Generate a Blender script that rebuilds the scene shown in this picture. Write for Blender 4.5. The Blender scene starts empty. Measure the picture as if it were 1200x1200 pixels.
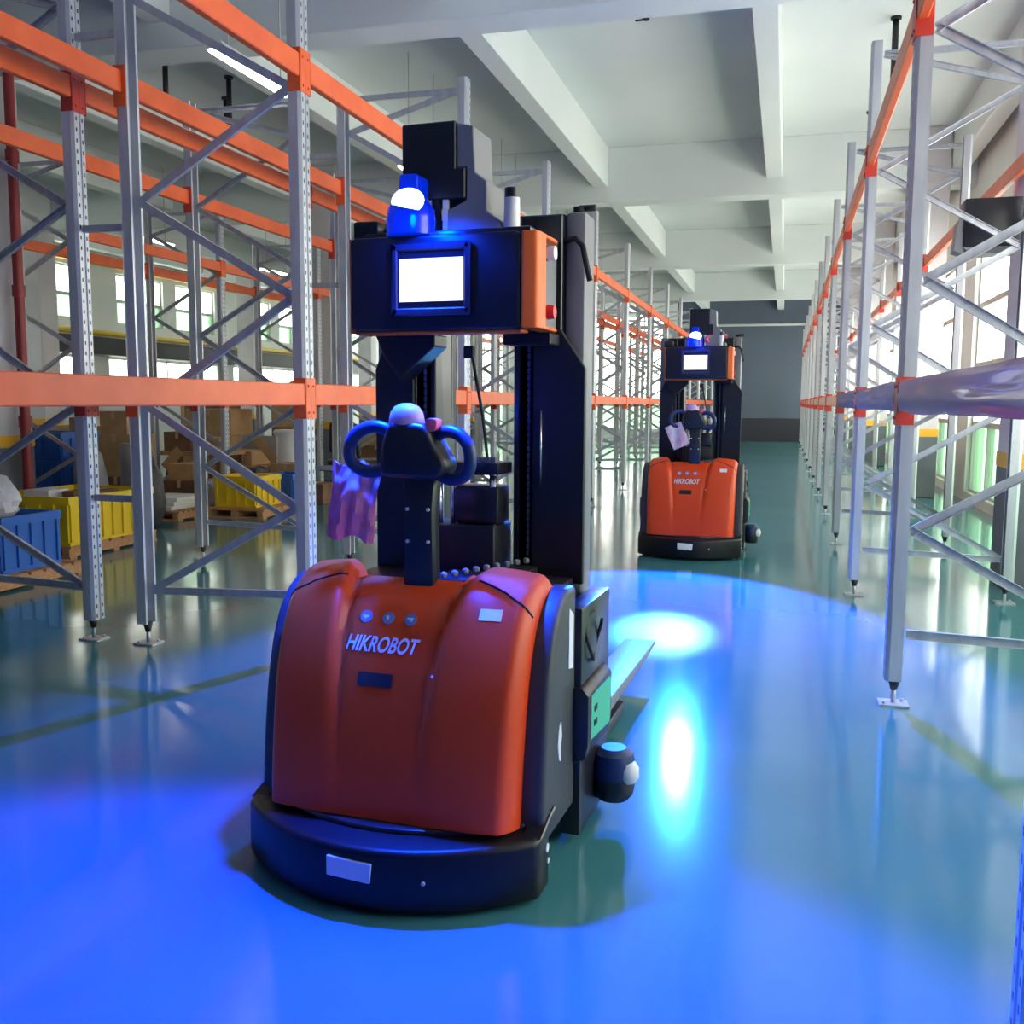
import bpy, bmesh, math, random
from mathutils import Vector, Matrix, noise
random.seed(7)
S = bpy.context.scene
COL = S.collection
PI = math.pi

# ------------------------------------------------------------------ camera
cd = bpy.data.cameras.new('camera')
cam = bpy.data.objects.new('camera', cd); COL.objects.link(cam)
F, PITCH, YAW, ROLL = 1146.63, .1117, .2705, .0053
cd.sensor_fit = 'HORIZONTAL'; cd.sensor_width = 36.0
cd.lens = 36.0 * F / 1200.0
cd.clip_start = .05; cd.clip_end = 200
cam.location = (0, 0, 1.5)
cam.matrix_world = (Matrix.Translation((0, 0, 1.5)) @ Matrix.Rotation(YAW, 4, 'Z') @
                    Matrix.Rotation(PI / 2 - PITCH, 4, 'X') @ Matrix.Rotation(ROLL, 4, 'Z'))
S.camera = cam

# ------------------------------------------------------------------ view, sky
S.view_settings.view_transform = 'Standard'
S.view_settings.look = 'None'
S.view_settings.gamma = 1.0
S.view_settings.use_curve_mapping = False
S.view_settings.exposure = 0.0
W = bpy.data.worlds.new('sky'); S.world = W; W.use_nodes = True
bg = W.node_tree.nodes['Background']
bg.inputs[0].default_value = (1.0, .98, .93, 1)
SKY = 10.0
bg.inputs[1].default_value = SKY


# ------------------------------------------------------------------ materials
def P(name, col, rough=.5, metal=0.0, spec=.5, coat=0.0, emit=None, es=0.0, coatr=.1):
    m = bpy.data.materials.new(name); m.use_nodes = True
    b = m.node_tree.nodes['Principled BSDF']
    b.inputs['Base Color'].default_value = (*col, 1)
    b.inputs['Roughness'].default_value = rough
    b.inputs['Metallic'].default_value = metal
    b.inputs['Specular IOR Level'].default_value = spec
    b.inputs['Coat Weight'].default_value = coat
    b.inputs['Coat Roughness'].default_value = coatr
    if emit:
        b.inputs['Emission Color'].default_value = (*emit, 1)
        b.inputs['Emission Strength'].default_value = es
    return m


def N(m, t, **kw):
    n = m.node_tree.nodes.new(t)
    for k, v in kw.items(): setattr(n, k, v)
    return n


def LK(m, a, b): m.node_tree.links.new(a, b)


def grain(m, c1, c2, scale=8.0, detail=5, rough=None, bump=0.0, stretch=(1, 1, 1), coord='Object'):
    """base colour varied by a noise between c1 and c2, optional roughness span and bump"""
    b = m.node_tree.nodes['Principled BSDF']
    tc = N(m, 'ShaderNodeTexCoord'); mp = N(m, 'ShaderNodeMapping')
    mp.inputs['Scale'].default_value = stretch
    LK(m, tc.outputs[coord], mp.inputs[0])
    ns = N(m, 'ShaderNodeTexNoise'); ns.inputs['Scale'].default_value = scale; ns.inputs['Detail'].default_value = detail
    LK(m, mp.outputs[0], ns.inputs['Vector'])
    cr = N(m, 'ShaderNodeValToRGB')
    cr.color_ramp.elements[0].position = .3; cr.color_ramp.elements[1].position = .7
    cr.color_ramp.elements[0].color = (*c1, 1); cr.color_ramp.elements[1].color = (*c2, 1)
    LK(m, ns.outputs[0], cr.inputs[0]); LK(m, cr.outputs[0], b.inputs['Base Color'])
    if rough:
        mr = N(m, 'ShaderNodeMapRange'); mr.inputs[3].default_value, mr.inputs[4].default_value = rough
        LK(m, ns.outputs[0], mr.inputs[0]); LK(m, mr.outputs[0], b.inputs['Roughness'])
    if bump:
        bp = N(m, 'ShaderNodeBump'); bp.inputs['Strength'].default_value = bump; bp.inputs['Distance'].default_value = .02
        LK(m, ns.outputs[0], bp.inputs['Height']); LK(m, bp.outputs[0], b.inputs['Normal'])
    return m


M = {}
M['floor'] = grain(P('epoxy floor', (.16, .36, .37), .2, spec=.5, coat=.0), (.042, .18, .212), (.064, .222, .255), .55, 7, rough=(.07, .17))
_b = M['floor'].node_tree.nodes['Principled BSDF']
_t = N(M['floor'], 'ShaderNodeTexCoord'); _n = N(M['floor'], 'ShaderNodeTexNoise'); _n.inputs['Scale'].default_value = 3.0
_n.inputs['Detail'].default_value = 3
_u = N(M['floor'], 'ShaderNodeBump'); _u.inputs['Strength'].default_value = .03; _u.inputs['Distance'].default_value = .02
LK(M['floor'], _t.outputs['Object'], _n.inputs['Vector']); LK(M['floor'], _n.outputs[0], _u.inputs['Height']); LK(M['floor'], _u.outputs[0], _b.inputs['Normal'])
M['paint'] = grain(P('white wall paint', (.7, .72, .7), .7), (.66, .69, .67), (.74, .76, .74), .8, 4)
M['ceil'] = grain(P('ceiling paint', (.74, .77, .77), .75), (.70, .735, .735), (.78, .80, .80), .5, 5)
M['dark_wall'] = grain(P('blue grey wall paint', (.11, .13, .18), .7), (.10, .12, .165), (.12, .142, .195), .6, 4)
M['dado'] = P('dark dado paint', (.035, .035, .05), .5)
M['column'] = grain(P('column paint', (.62, .58, .62), .65), (.58, .54, .58), (.66, .63, .66), 1.5, 4)
M['colbase'] = grain(P('column base grey', (.13, .14, .17), .6), (.11, .12, .15), (.16, .17, .2), 2, 4)
M['yellow_paint'] = P('yellow band', (.85, .42, .02), .5)
M['galv'] = grain(P('galvanised steel', (.52, .53, .58), .38, .55), (.44, .45, .50), (.60, .61, .66), 18, 4, rough=(.3, .5), stretch=(1, 1, .15))
M['post'] = grain(P('perforated galvanised steel', (.55, .56, .6), .38, .45), (.50, .505, .55), (.64, .645, .68), 14, 4, stretch=(1, 1, .15))


def punch_slots(m):
    """two columns of punched slots down the face of an upright"""
    b = m.node_tree.nodes['Principled BSDF']
    src = b.inputs['Base Color'].links[0].from_socket
    tc = N(m, 'ShaderNodeTexCoord'); sx = N(m, 'ShaderNodeSeparateXYZ'); LK(m, tc.outputs['Object'], sx.inputs[0])

    def mt(op, a, bv=None, c=None):
        n = N(m, 'ShaderNodeMath', operation=op)
        for i, v in enumerate((a, bv, c)):
            if v is None: continue
            if isinstance(v, (int, float)): n.inputs[i].default_value = v
            else: LK(m, v, n.inputs[i])
        return n.outputs[0]
    zz = mt('FRACT', mt('DIVIDE', sx.outputs[2], .0625))
    zin = mt('LESS_THAN', mt('ABSOLUTE', mt('SUBTRACT', zz, .5)), .18)
    yin = mt('LESS_THAN', mt('ABSOLUTE', mt('SUBTRACT', mt('ABSOLUTE', sx.outputs[1]), .026)), .0062)
    xin = mt('GREATER_THAN', sx.outputs[0], .035)
    msk = mt('MULTIPLY', mt('MULTIPLY', zin, yin), xin)
    mx = N(m, 'ShaderNodeMix', data_type='RGBA')
    LK(m, msk, mx.inputs[0]); LK(m, src, mx.inputs[6]); mx.inputs[7].default_value = (.012, .012, .02, 1)
    LK(m, mx.outputs[2], b.inputs['Base Color'])
    LK(m, mt('SUBTRACT', .45, mt('MULTIPLY', msk, .45)), b.inputs['Metallic'])


punch_slots(M['post'])
M['rack_orange'] = grain(P('orange rack enamel', (.86, .13, .03), .38), (.80, .115, .028), (.90, .15, .04), 6, 3)
M['rack_red'] = P('red beam connector', (.62, .05, .03), .4)
M['black'] = P('black plastic', (.012, .012, .018), .38)
M['jet'] = P('jet black moulding', (.005, .005, .008), .4, spec=.35)
M['satin'] = P('satin black steel', (.014, .014, .02), .28, spec=.6)
M['rubber'] = P('black rubber', (.012, .012, .012), .7)
M['dgrey'] = grain(P('dark grey panel', (.042, .044, .048), .5), (.038, .04, .044), (.046, .048, .053), 30, 3)
M['mgrey'] = P('grey sheet steel', (.20, .20, .215), .45)
M['hood'] = P('orange hood plastic', (.74, .062, .008), .4, spec=.35, coat=.15, coatr=.2)
M['hood2'] = P('orange shell plastic', (.88, .15, .022), .45, spec=.35)
M['white'] = P('white plastic', (.75, .75, .77), .45)
M['label'] = P('white label', (.72, .72, .75), .5)
M['blue_icon'] = P('blue icon', (.12, .22, .6), .5)
M['chrome'] = P('bright steel', (.75, .76, .8), .2, 1.0)
M['bezel'] = P('screen bezel', (.03, .03, .045), .4)
M['screen'] = P('lit screen', (.8, .85, .9), .3, emit=(.93, .97, 1.0), es=1.6)
M['lens'] = P('lit beacon lens', (.5, .7, 1), .2, emit=(.5, .74, 1.0), es=4.5)
M['dome'] = P('blue beacon dome', (.0, .006, .25), .2, emit=(.0, .035, 1.0), es=.5)
M['green'] = P('green label', (.04, .42, .24), .4)
M['red_button'] = P('red button', (.7, .02, .03), .35)
M['pink_button'] = P('pink button', (.75, .12, .2), .4)
M['violet_cap'] = P('pale grey cap', (.50, .30, .50), .4)
M['blue_grip'] = P('dark blue rubber grip', (.012, .03, .12), .42)
M['pipe_red'] = P('fire pipe red', (.32, .03, .035), .4)
M['pipe_black'] = P('black pipe', (.02, .02, .025), .5)
M['pipe_yellow'] = P('yellow pipe', (.7, .5, .06), .5)
M['crate_blue'] = P('blue crate plastic', (.03, .14, .55), .42)
M['crate_yellow'] = P('yellow crate plastic', (.86, .58, .015), .42)
M['card'] = grain(P('cardboard', (.5, .3, .14), .8), (.46, .27, .12), (.56, .35, .17), 5, 4)
M['card_dark'] = grain(P('brown cardboard', (.2, .1, .05), .8), (.17, .085, .045), (.25, .13, .07), 5, 4)
M['tape'] = P('tape', (.55, .42, .24), .3)
M['wood'] = grain(P('pallet wood', (.5, .24, .11), .75), (.40, .18, .08), (.58, .30, .15), 4, 5, stretch=(1, 8, 8))
M['foam'] = P('white foam', (.75, .74, .72), .8)
M['bag_dark'] = grain(P('dark bag', (.04, .035, .045), .45), (.03, .028, .035), (.07, .06, .07), 5, 4, bump=.5)
M['bag_white'] = grain(P('white sack', (.6, .57, .62), .4), (.45, .43, .5), (.72, .7, .73), 6, 5, bump=.6)
M['grey_barrel'] = grain(P('grey drum', (.3, .28, .25), .6), (.27, .25, .22), (.34, .31, .28), 6, 3)
M['frame_grey'] = P('window frame', (.5, .52, .5), .5)
M['dark_duct'] = P('dark duct', (.03, .032, .035), .6)
M['lampwhite'] = P('lamp diffuser', (.85, .85, .85), .4, emit=(1, .96, .88), es=11)


def see_through(name, col, opacity, rough=.2, gloss=.08):
    """thin clear sheet: mostly transparent with some scatter and gloss"""
    m = bpy.data.materials.new(name); m.use_nodes = True
    nt = m.node_tree; nt.nodes.clear()
    out = N(m, 'ShaderNodeOutputMaterial'); tr = N(m, 'ShaderNodeBsdfTransparent'); df = N(m, 'ShaderNodeBsdfDiffuse')
    gl = N(m, 'ShaderNodeBsdfGlossy'); gl.inputs['Roughness'].default_value = rough
    tr.inputs[0].default_value = (*col, 1); df.inputs[0].default_value = (*col, 1)
    a = N(m, 'ShaderNodeMixShader'); a.inputs[0].default_value = opacity
    LK(m, tr.outputs[0], a.inputs[1]); LK(m, df.outputs[0], a.inputs[2])
    c = N(m, 'ShaderNodeMixShader'); c.inputs[0].default_value = gloss
    LK(m, a.outputs[0], c.inputs[1]); LK(m, gl.outputs[0], c.inputs[2]); LK(m, c.outputs[0], out.inputs[0])
    return m


M['glass'] = see_through('window glass', (.95, .98, .95), .04, .05, .06)
M['glass_green'] = see_through('frosted green glass', (.50, .68, .54), .35, .3, .06)
M['film'] = see_through('stretch film', (.72, .62, .82), .6, .12, .35)
M['pink_bag'] = see_through('pink plastic bag', (.95, .27, .42), .85, .35, .08)
M['clear_wrap'] = see_through('clear wrap', (.6, .58, .62), .5, .25, .2)


# ------------------------------------------------------------------ mesh builder
class MB:
    def __init__(s): s.v = []; s.f = []; s.mi = []; s.sm = []; s.m = 0; s.smooth = False

    def add(s, vs, fs):
        o = len(s.v); s.v += [tuple(p) for p in vs]
        for f in fs: s.f.append([i + o for i in f]); s.mi.append(s.m); s.sm.append(s.smooth)
        return s

    def box(s, x0, x1, y0, y1, z0, z1, mat=None):
        vs = [Vector((x, y, z)) for x in (x0, x1) for y in (y0, y1) for z in (z0, z1)]
        if mat is not None: vs = [mat @ v for v in vs]
        return s.add(vs, [(0, 1, 3, 2), (4, 6, 7, 5), (0, 4, 5, 1), (2, 3, 7, 6), (0, 2, 6, 4), (1, 5, 7, 3)])

    def bar(s, a, b, w, h, up=(0, 0, 1)):
        a = Vector(a); b = Vector(b); d = (b - a); L = d.length; d.normalize()
        u = Vector(up)
        if abs(d.dot(u)) > .98: u = Vector((0, 1, 0))
        x = d.cross(u).normalized(); z = x.cross(d)
        mt = Matrix.Translation(a) @ Matrix((x, d, z)).transposed().to_4x4()
        return s.box(-w / 2, w / 2, 0, L, -h / 2, h / 2, mt)

    def cyl(s, a, b, r0, r1=None, n=14, caps=True):
        r1 = r0 if r1 is None else r1
        a = Vector(a); b = Vector(b); d = (b - a).normalized()
        u = Vector((0, 0, 1)) if abs(d.z) < .9 else Vector((1, 0, 0))
        x = d.cross(u).normalized(); y = d.cross(x)
        vs = []
        for c, r in ((a, r0), (b, r1)):
            for i in range(n):
                t = 2 * PI * i / n; vs.append(c + (x * math.cos(t) + y * math.sin(t)) * r)
        fs = [(i, (i + 1) % n, n + (i + 1) % n, n + i) for i in range(n)]
        k = s.smooth; s.smooth = True; s.add(vs, fs); s.smooth = k
        if caps:
            s.add(vs, [list(range(n))[::-1], list(range(n, 2 * n))])
        return s

    def tube(s, pts, r, n=8, closed=False):
        pts = [Vector(p) for p in pts]; k = len(pts); vs = []; up = None
        rr = r if isinstance(r, (list, tuple)) else [r] * k
        for i, p in enumerate(pts):
            a = pts[(i - 1) % k] if closed or i > 0 else p
            b = pts[(i + 1) % k] if closed or i < k - 1 else p
            d = (b - a).normalized()
            if up is None:
                up = Vector((0, 0, 1)) if abs(d.z) < .9 else Vector((0, 1, 0))
            x = d.cross(up)
            if x.length < 1e-4: x = d.cross(Vector((1, .3, 0)))
            x.normalize(); up = x.cross(d)
            for j in range(n):
                t = 2 * PI * j / n; vs.append(p + (x * math.cos(t) + up * math.sin(t)) * rr[i])
        fs = []
        for i in range(k if closed else k - 1):
            i2 = (i + 1) % k
            for j in range(n): fs.append((i * n + j, i * n + (j + 1) % n, i2 * n + (j + 1) % n, i2 * n + j))
        q = s.smooth; s.smooth = True; s.add(vs, fs); s.smooth = q
        if not closed: s.add(vs, [list(range(n))[::-1], [(k - 1) * n + j for j in range(n)]])
        return s

    def lathe(s, prof, c=(0, 0, 0), n=24, sx=1, sy=1):
        vs = []
        for r, z in prof:
            for i in range(n):
                t = 2 * PI * i / n; vs.append((c[0] + r * sx * math.cos(t), c[1] + r * sy * math.sin(t), c[2] + z))
        k = len(prof); fs = []
        for a in range(k - 1):
            for i in range(n): fs.append((a * n + i, a * n + (i + 1) % n, (a + 1) * n + (i + 1) % n, (a + 1) * n + i))
        q = s.smooth; s.smooth = True; s.add(vs, fs); s.smooth = q
        s.add(vs, [list(range(n))[::-1], [(k - 1) * n + i for i in range(n)]])
        return s

    def prism(s, poly, axis, a0, a1):
        """polygon of (p,q) pairs extruded along axis: x -> (y,z), y -> (x,z), z -> (x,y)"""
        mk = {'x': lambda p, q, a: (a, p, q), 'y': lambda p, q, a: (p, a, q), 'z': lambda p, q, a: (p, q, a)}[axis]
        n = len(poly)
        vs = [mk(p, q, a0) for p, q in poly] + [mk(p, q, a1) for p, q in poly]
        return s.add(vs, [list(range(n))[::-1], list(range(n, 2 * n))] + [(i, (i + 1) % n, n + (i + 1) % n, n + i) for i in range(n)])

    def mesh(s, name, mats, bevel=0, seg=2, smooth=None):
        me = bpy.data.meshes.new(name)
        me.from_pydata(s.v, [], s.f)
        for m in mats: me.materials.append(m)
        me.polygons.foreach_set('material_index', s.mi); me.polygons.foreach_set('use_smooth', s.sm)
        bm = bmesh.new(); bm.from_mesh(me)
        bmesh.ops.remove_doubles(bm, verts=bm.verts, dist=1e-5)
        bmesh.ops.recalc_face_normals(bm, faces=bm.faces)
        if bevel:
            ed = [e for e in bm.edges if len(e.link_faces) == 2 and e.calc_face_angle(0) > .5]
            bmesh.ops.bevel(bm, geom=ed, offset=bevel, segments=seg, profile=.5, affect='EDGES', clamp_overlap=True)
            if seg > 1:
                for f in bm.faces: f.smooth = True
        for e in bm.edges:
            e.smooth = not (len(e.link_faces) == 2 and e.calc_face_angle(0) > .6)
        bm.to_mesh(me); bm.free()
        return me

    def build(s, name, mats, parent=None, bevel=0, seg=2, loc=None, rot=None, label=None):
        if not isinstance(mats, (list, tuple)): mats = [mats]
        return link(name, s.mesh(name, mats, bevel, seg), parent, loc, rot, label)


def link(name, data, parent=None, loc=None, rot=None, label=None):
    o = bpy.data.objects.new(name, data); COL.objects.link(o)
    if parent: o.parent = parent
    if loc: o.location = loc
    if rot: o.rotation_euler = rot
    if label: o['label'] = label
    return o


def tag(o, label, cat, group=None, kind=None):
    o['label'] = label; o['category'] = cat
    if group: o['group'] = group
    if kind: o['kind'] = kind
    return o


def thing(name, label, cat, loc=(0, 0, 0), rz=0, group=None):
    o = bpy.data.objects.new(name, None); COL.objects.link(o)
    o.empty_display_size = .1
    o.location = loc; o.rotation_euler = (0, 0, rz)
    return tag(o, label, cat, group)


def struct(o): o['kind'] = 'structure'; return o


def B(*a): return MB().box(*a)


# ------------------------------------------------------------------ the room
XL, XR, Y0, Y1, ZC = -17.0, 2.75, -10.0, 40.3, 5.8
struct(B(XL - .3, XR + .3, Y0 - .3, Y1 + .3, -.2, 0).build('floor', M['floor']))
struct(B(XL - .3, XR + .3, Y0 - .3, Y1 + .3, ZC, ZC + .2).build('ceiling', M['ceil']))
CROSS = [-7.9, .4, 8.7, 17.0, 25.3, 33.6]
LONG = [-16.4, -14.5, -11.67, -8.83, -6.0, -3.17, -.31, 2.5]
for y in CROSS:
    o = struct(B(XL, XR, y, y + .42, 4.9, ZC).build('ceiling_beam', M['ceil'], bevel=.01, seg=1))
for x in LONG:
    for a, b in zip([Y0] + [c + .42 for c in CROSS], CROSS + [Y1]):
        struct(B(x - .125, x + .125, a, b, 5.15, ZC).build('ceiling_joist', M['ceil'], bevel=.01, seg=1))


WN = [0]


def window(wallx, y0, y1, z0, z1, cols, rows, along='y', low=0):
    """a glazed opening: frame bars and one pane per cell; low = number of bottom rows in frosted green glass"""
    WN[0] += 1
    root = bpy.data.objects.new('window_%d' % WN[0], None); COL.objects.link(root); root['kind'] = 'structure'
    root.location = (wallx, y0, 0) if along == 'y' else (y0, wallx, 0)
    L = y1 - y0

    def bx(mb, a0, a1, t0, t1, c0, c1):
        return mb.box(t0, t1, a0, a1, c0, c1) if along == 'y' else mb.box(a0, a1, t0, t1, c0, c1)
    fr = MB()
    zs = rows
    for i in range(cols + 1):
        w = .05 if i in (0, cols) else .028
        a = L * i / cols
        bx(fr, max(0, a - w), min(L, a + w), -.05, .05, z0, z1)
    for i, z in enumerate(zs):
        w = .04
        bx(fr, 0, L, -.045, .045, max(z0, z - w), min(z1, z + w))
    fr.build('window_frame', M['frame_grey'], root)
    for i in range(cols):
        for j in range(len(zs) - 1):
            a0, a1 = L * i / cols, L * (i + 1) / cols
            bx(MB(), a0 + .01, a1 - .01, -.004, .004, zs[j] + .01, zs[j + 1] - .01).build('pane', M['glass_green' if j < low else 'glass'], root)
    # sky portal so the daylight through this opening is sampled well
    l = bpy.data.lights.new('window_portal', 'AREA'); l.shape = 'RECTANGLE'; l.size = L; l.size_y = z1 - z0
    l.cycles.is_portal = True
    lo = bpy.data.objects.new('window_portal', l); COL.objects.link(lo)
    c = ((wallx, (y0 + y1) / 2, (z0 + z1) / 2) if along == 'y' else ((y0 + y1) / 2, wallx, (z0 + z1) / 2))
    lo.location = c
    tgt = Vector((-1, 0, 0)) if (along == 'y' and wallx > 0) else Vector((1, 0, 0)) if along == 'y' else Vector((0, -1, 0))
    lo.rotation_euler = tgt.to_track_quat('-Z', 'Z').to_euler()
    return root


def wall_with_openings(name, mat, t0, t1, a0, a1, z0, z1, opens, along):
    mb = MB()

    def bx(p, q, c, d):
        if q - p < 1e-4 or d - c < 1e-4: return
        mb.box(t0, t1, p, q, c, d) if along == 'y' else mb.box(p, q, t0, t1, c, d)
    cuts = sorted({a0, a1, *[v for o in opens for v in o[:2]]})
    for p, q in zip(cuts[:-1], cuts[1:]):
        z = z0
        for o in sorted([o for o in opens if o[0] <= p + 1e-6 and o[1] >= q - 1e-6], key=lambda o: o[2]):
            bx(p, q, z, o[2]); z = o[3]
        bx(p, q, z, z1)
    return struct(mb.build(name, mat))


R_OPEN = [(1.4, 8.4, .15, 3.9), (9.4, 16.7, .15, 3.9), (17.7, 25.0, .15, 3.9), (26.0, 33.3, .15, 3.9), (34.3, 39.6, .15, 3.9)]
wall_with_openings('wall_right', M['paint'], XR, XR + .25, Y0, Y1, 0, ZC, R_OPEN, 'y')
for o in R_OPEN:
    window(XR + .12, o[0], o[1], o[2], o[3], 6, [.15, 1.2, 2.1, 3.0, 3.9], low=1)
L_OPEN = []
for k in range(5):
    a = 10.0 + k * 6.0
    L_OPEN += [(a, a + 5.2, 2.1, 2.6), (a + .4, a + 2.4, 3.5, 4.8), (a + 3.0, a + 5.0, 3.5, 4.8)]
# cut the wall per span so both strips fit
LW = []
for k in range(5):
    a = 10.0 + k * 6.0
    LW += [(a, a + .4, 2.1, 2.6), (a + .4, a + 2.4, 2.1, 2.6), (a + .4, a + 2.4, 3.5, 4.8), (a + 2.4, a + 3.0, 2.1, 2.6),
           (a + 3.0, a + 5.0, 2.1, 2.6), (a + 3.0, a + 5.0, 3.5, 4.8), (a + 5.0, a + 5.2, 2.1, 2.6)]
wall_with_openings('wall_left', M['paint'], XL - .25, XL, Y0, Y1, 0, ZC, LW, 'y')
for o in L_OPEN:
    if o[3] < 3: window(XL - .12, o[0], o[1], o[2], o[3], 4, [2.1, 2.6])
    else: window(XL - .12, o[0], o[1], o[2], o[3], 2, [3.5, 4.1, 4.8], low=1)
BW = [(-16.0, -11.6, .4, 5.0), (-11.0, -4.75, .4, 5.0)]
wall_with_openings('wall_back', M['paint'], Y1, Y1 + .25, XL, -4.3, 0, ZC, BW, 'x')
window(Y1 + .12, -16.0, -11.6, .4, 5.0, 5, [.4, 1.4, 2.4, 3.7, 5.0], 'x', low=1)
window(Y1 + .12, -11.0, -4.75, .4, 5.0, 7, [.4, 1.4, 2.4, 3.7, 5.0], 'x', low=1)
struct(B(-4.3, XR, Y1, Y1 + .25, 0, ZC).build('wall_back_dark', M['dark_wall']))  # this stretch of the end wall has its own blue grey paint
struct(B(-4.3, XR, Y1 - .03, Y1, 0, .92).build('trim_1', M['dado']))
struct(B(XL, XR, Y0 - .25, Y0, 0, ZC).build('wall_front', M['paint']))
struct(MB().tube([(XL, 39.9, 4.55), (XR, 39.9, 4.55)], .05, 8).build('trim_2', M['frame_grey']))


def column(x0, x1, y0, y1):
    r = bpy.data.objects.new('column', None); COL.objects.link(r); r['kind'] = 'structure'
    r.location = ((x0 + x1) / 2, (y0 + y1) / 2, 0)
    a, b = (x1 - x0) / 2, (y1 - y0) / 2
    B(-a, a, -b, b, 0, ZC).build('column_shaft', M['column'], r, bevel=.015, seg=1)
    B(-a - .006, a + .006, -b - .006, b + .006, 0, .985).build('painted_base', M['colbase'], r, bevel=.01, seg=1)
    B(-a - .008, a + .008, -b - .008, b + .008, .985, 1.11).build('yellow_band', M['yellow_paint'], r, label='yellow painted band')


for y in CROSS:
    column(1.76, 2.36, y - .05, y + .47)
    column(-8.6, -8.12, y - .05, y + .47)
    column(-15.2, -14.7, y - .05, y + .47)

# ------------------------------------------------------------------ pallet racks
ZLOW, ZHIGH, BH, TOP, BAY = 1.475, 3.268, .125, 4.17, 2.93


def post_mesh():
    path = [(-.028, .038), (-.028, .055), (.03, .055), (.05, .042), (.05, .012), (.043, .008), (.043, -.008), (.05, -.012), (.05, -.042),
            (.03, -.055), (-.028, -.055), (-.028, -.038)]
    t = .005; off = []
    n = len(path)
    for i, p in enumerate(path):
        a = Vector(path[max(0, i - 1)]); b = Vector(path[min(n - 1, i + 1)])
        d = (b - a).normalized(); off.append((p[0] - d.y * -t * -1, p[1] + d.x * -t * -1))
    # inner side is towards the middle of the section
    inn = []
    for p, q in zip(path, off):
        q2 = (2 * p[0] - q[0], 2 * p[1] - q[1])
        inn.append(min((q, q2), key=lambda c: (c[0] * .6) ** 2 + c[1] ** 2))
    poly = path + inn[::-1]
    m = MB(); k = len(poly)
    vs = [(x, y, .13) for x, y in poly] + [(x, y, TOP) for x, y in poly]
    fs = [(i, (i + 1) % k, k + (i + 1) % k, k + i) for i in range(k)]
    for z in (0, k):
        for i in range(n - 1):
            fs.append((z + i, z + i + 1, z + k - 2 - i, z + k - 1 - i))
    m.add(vs, fs)
    return m.mesh('post', [M['post']])


def foot_mesh():
    m = MB()
    m.cyl((0, 0, .075), (0, 0, .135), .016, .032, 10)
    m.m = 1
    m.cyl((0, 0, .008), (0, 0, .08), .012, None, 8)
    m.box(-.07, .07, -.06, .06, 0, .01)
    m.cyl((.045, .035, .01), (.045, .035, .022), .009, None, 6)
    m.cyl((-.045, -.035, .01), (-.045, -.035, .022), .009, None, 6)
    return m.mesh('foot_plate', [M['pipe_black'], M['galv']])


POST, FOOT = post_mesh(), foot_mesh()


def brace_mesh(xa, za, xb, zb):
    a = Vector((xa, 0, za)); b = Vector((xb, 0, zb))
    m = MB()
    m.bar(a, b, .003, .045); d = (b - a).normalized(); n = Vector((0, 1, 0)).cross(d)
    for s_ in (-1, 1):
        o = n * .021 * s_ + Vector((0, .011, 0))
        m.bar(a + o, b + o, .022, .003)
    return m.mesh('brace', [M['galv']])


def beam_mesh(L):
    m = MB().box(-.05, 0, .058, L - .058, 0, BH)
    me = m.mesh('beam', [M['rack_orange']], bevel=.006, seg=1)
    return me


def conn_mesh(sgn, flat=True):
    m = MB()
    m.box(.0, .005, *( (-.052, -.001) if sgn > 0 else (.001, .052)), -.075, .155)
    m.box(-.075, .005, *((-.0615, -.0555) if sgn > 0 else (.0555, .0615)), -.075, .155)
    m.cyl((.005, -.03 * sgn, .11), (.012, -.03 * sgn, .11), .008, None, 6)
    m.cyl((.005, -.03 * sgn, -.04), (.012, -.03 * sgn, -.04), .008, None, 6)
    return m.mesh('connector', [M['rack_red' if flat else 'rack_orange']])


def rack(label, xf, xb, ys, front_conn='rack_red', levels=(ZLOW, ZHIGH), near_low=True, wrap=0, both_low=True):
    """xf: x of the uprights with the low brace node offset (aisle side); xb: the other side. ys: frame positions."""
    D = xf - xb; sf = 1 if D > 0 else -1; D = abs(D)
    # local frame: x = D at the aisle side, 0 at the back; the root is turned round when the aisle side faces -x
    root = thing('pallet_rack', label, 'rack', (xb, ys[0], 0), 0 if sf > 0 else PI)
    yy = [(y - ys[0]) * sf for y in ys]
    i0, i1 = .045, D - .045
    nodes = [(0, .34), (1, .88), (0, 1.465), (1, 2.09), (0, 2.66), (1, 3.24), (0, 3.80), (1, 4.08)]
    xs = (i0, i1)
    bms = [brace_mesh(xs[a], za, xs[b], zb) for (a, za), (b, zb) in zip(nodes[:-1], nodes[1:])]
    bms += [brace_mesh(i0, .335, i1, .365), brace_mesh(i0, 4.08, i1, 4.08)]
    cms = {s_: conn_mesh(s_, front_conn == 'rack_red') for s_ in (-1, 1)}
    beams = {}
    for y in yy:
        for x, r in ((D, 0), (0, PI)):
            p = link('post', POST, root, (x, y, 0), (0, 0, r)); link('foot_plate', FOOT, p)
        for bm_ in bms: link('brace', bm_, root, (0, y, 0))
    for k in range(len(yy) - 1):
        a, b = sorted((yy[k], yy[k + 1])); L = round(b - a, 3)
        if L not in beams: beams[L] = beam_mesh(L)
        for x, r in ((D + .05, 0), (-.05, PI)):
            for z in levels:
                o = link('beam', beams[L], root, (x, a if r == 0 else b, z), (0, 0, r))
                link('connector', cms[-1], o, (.001, 0, 0)); link('connector', cms[1], o, (.001, L, 0))
    return root


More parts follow.
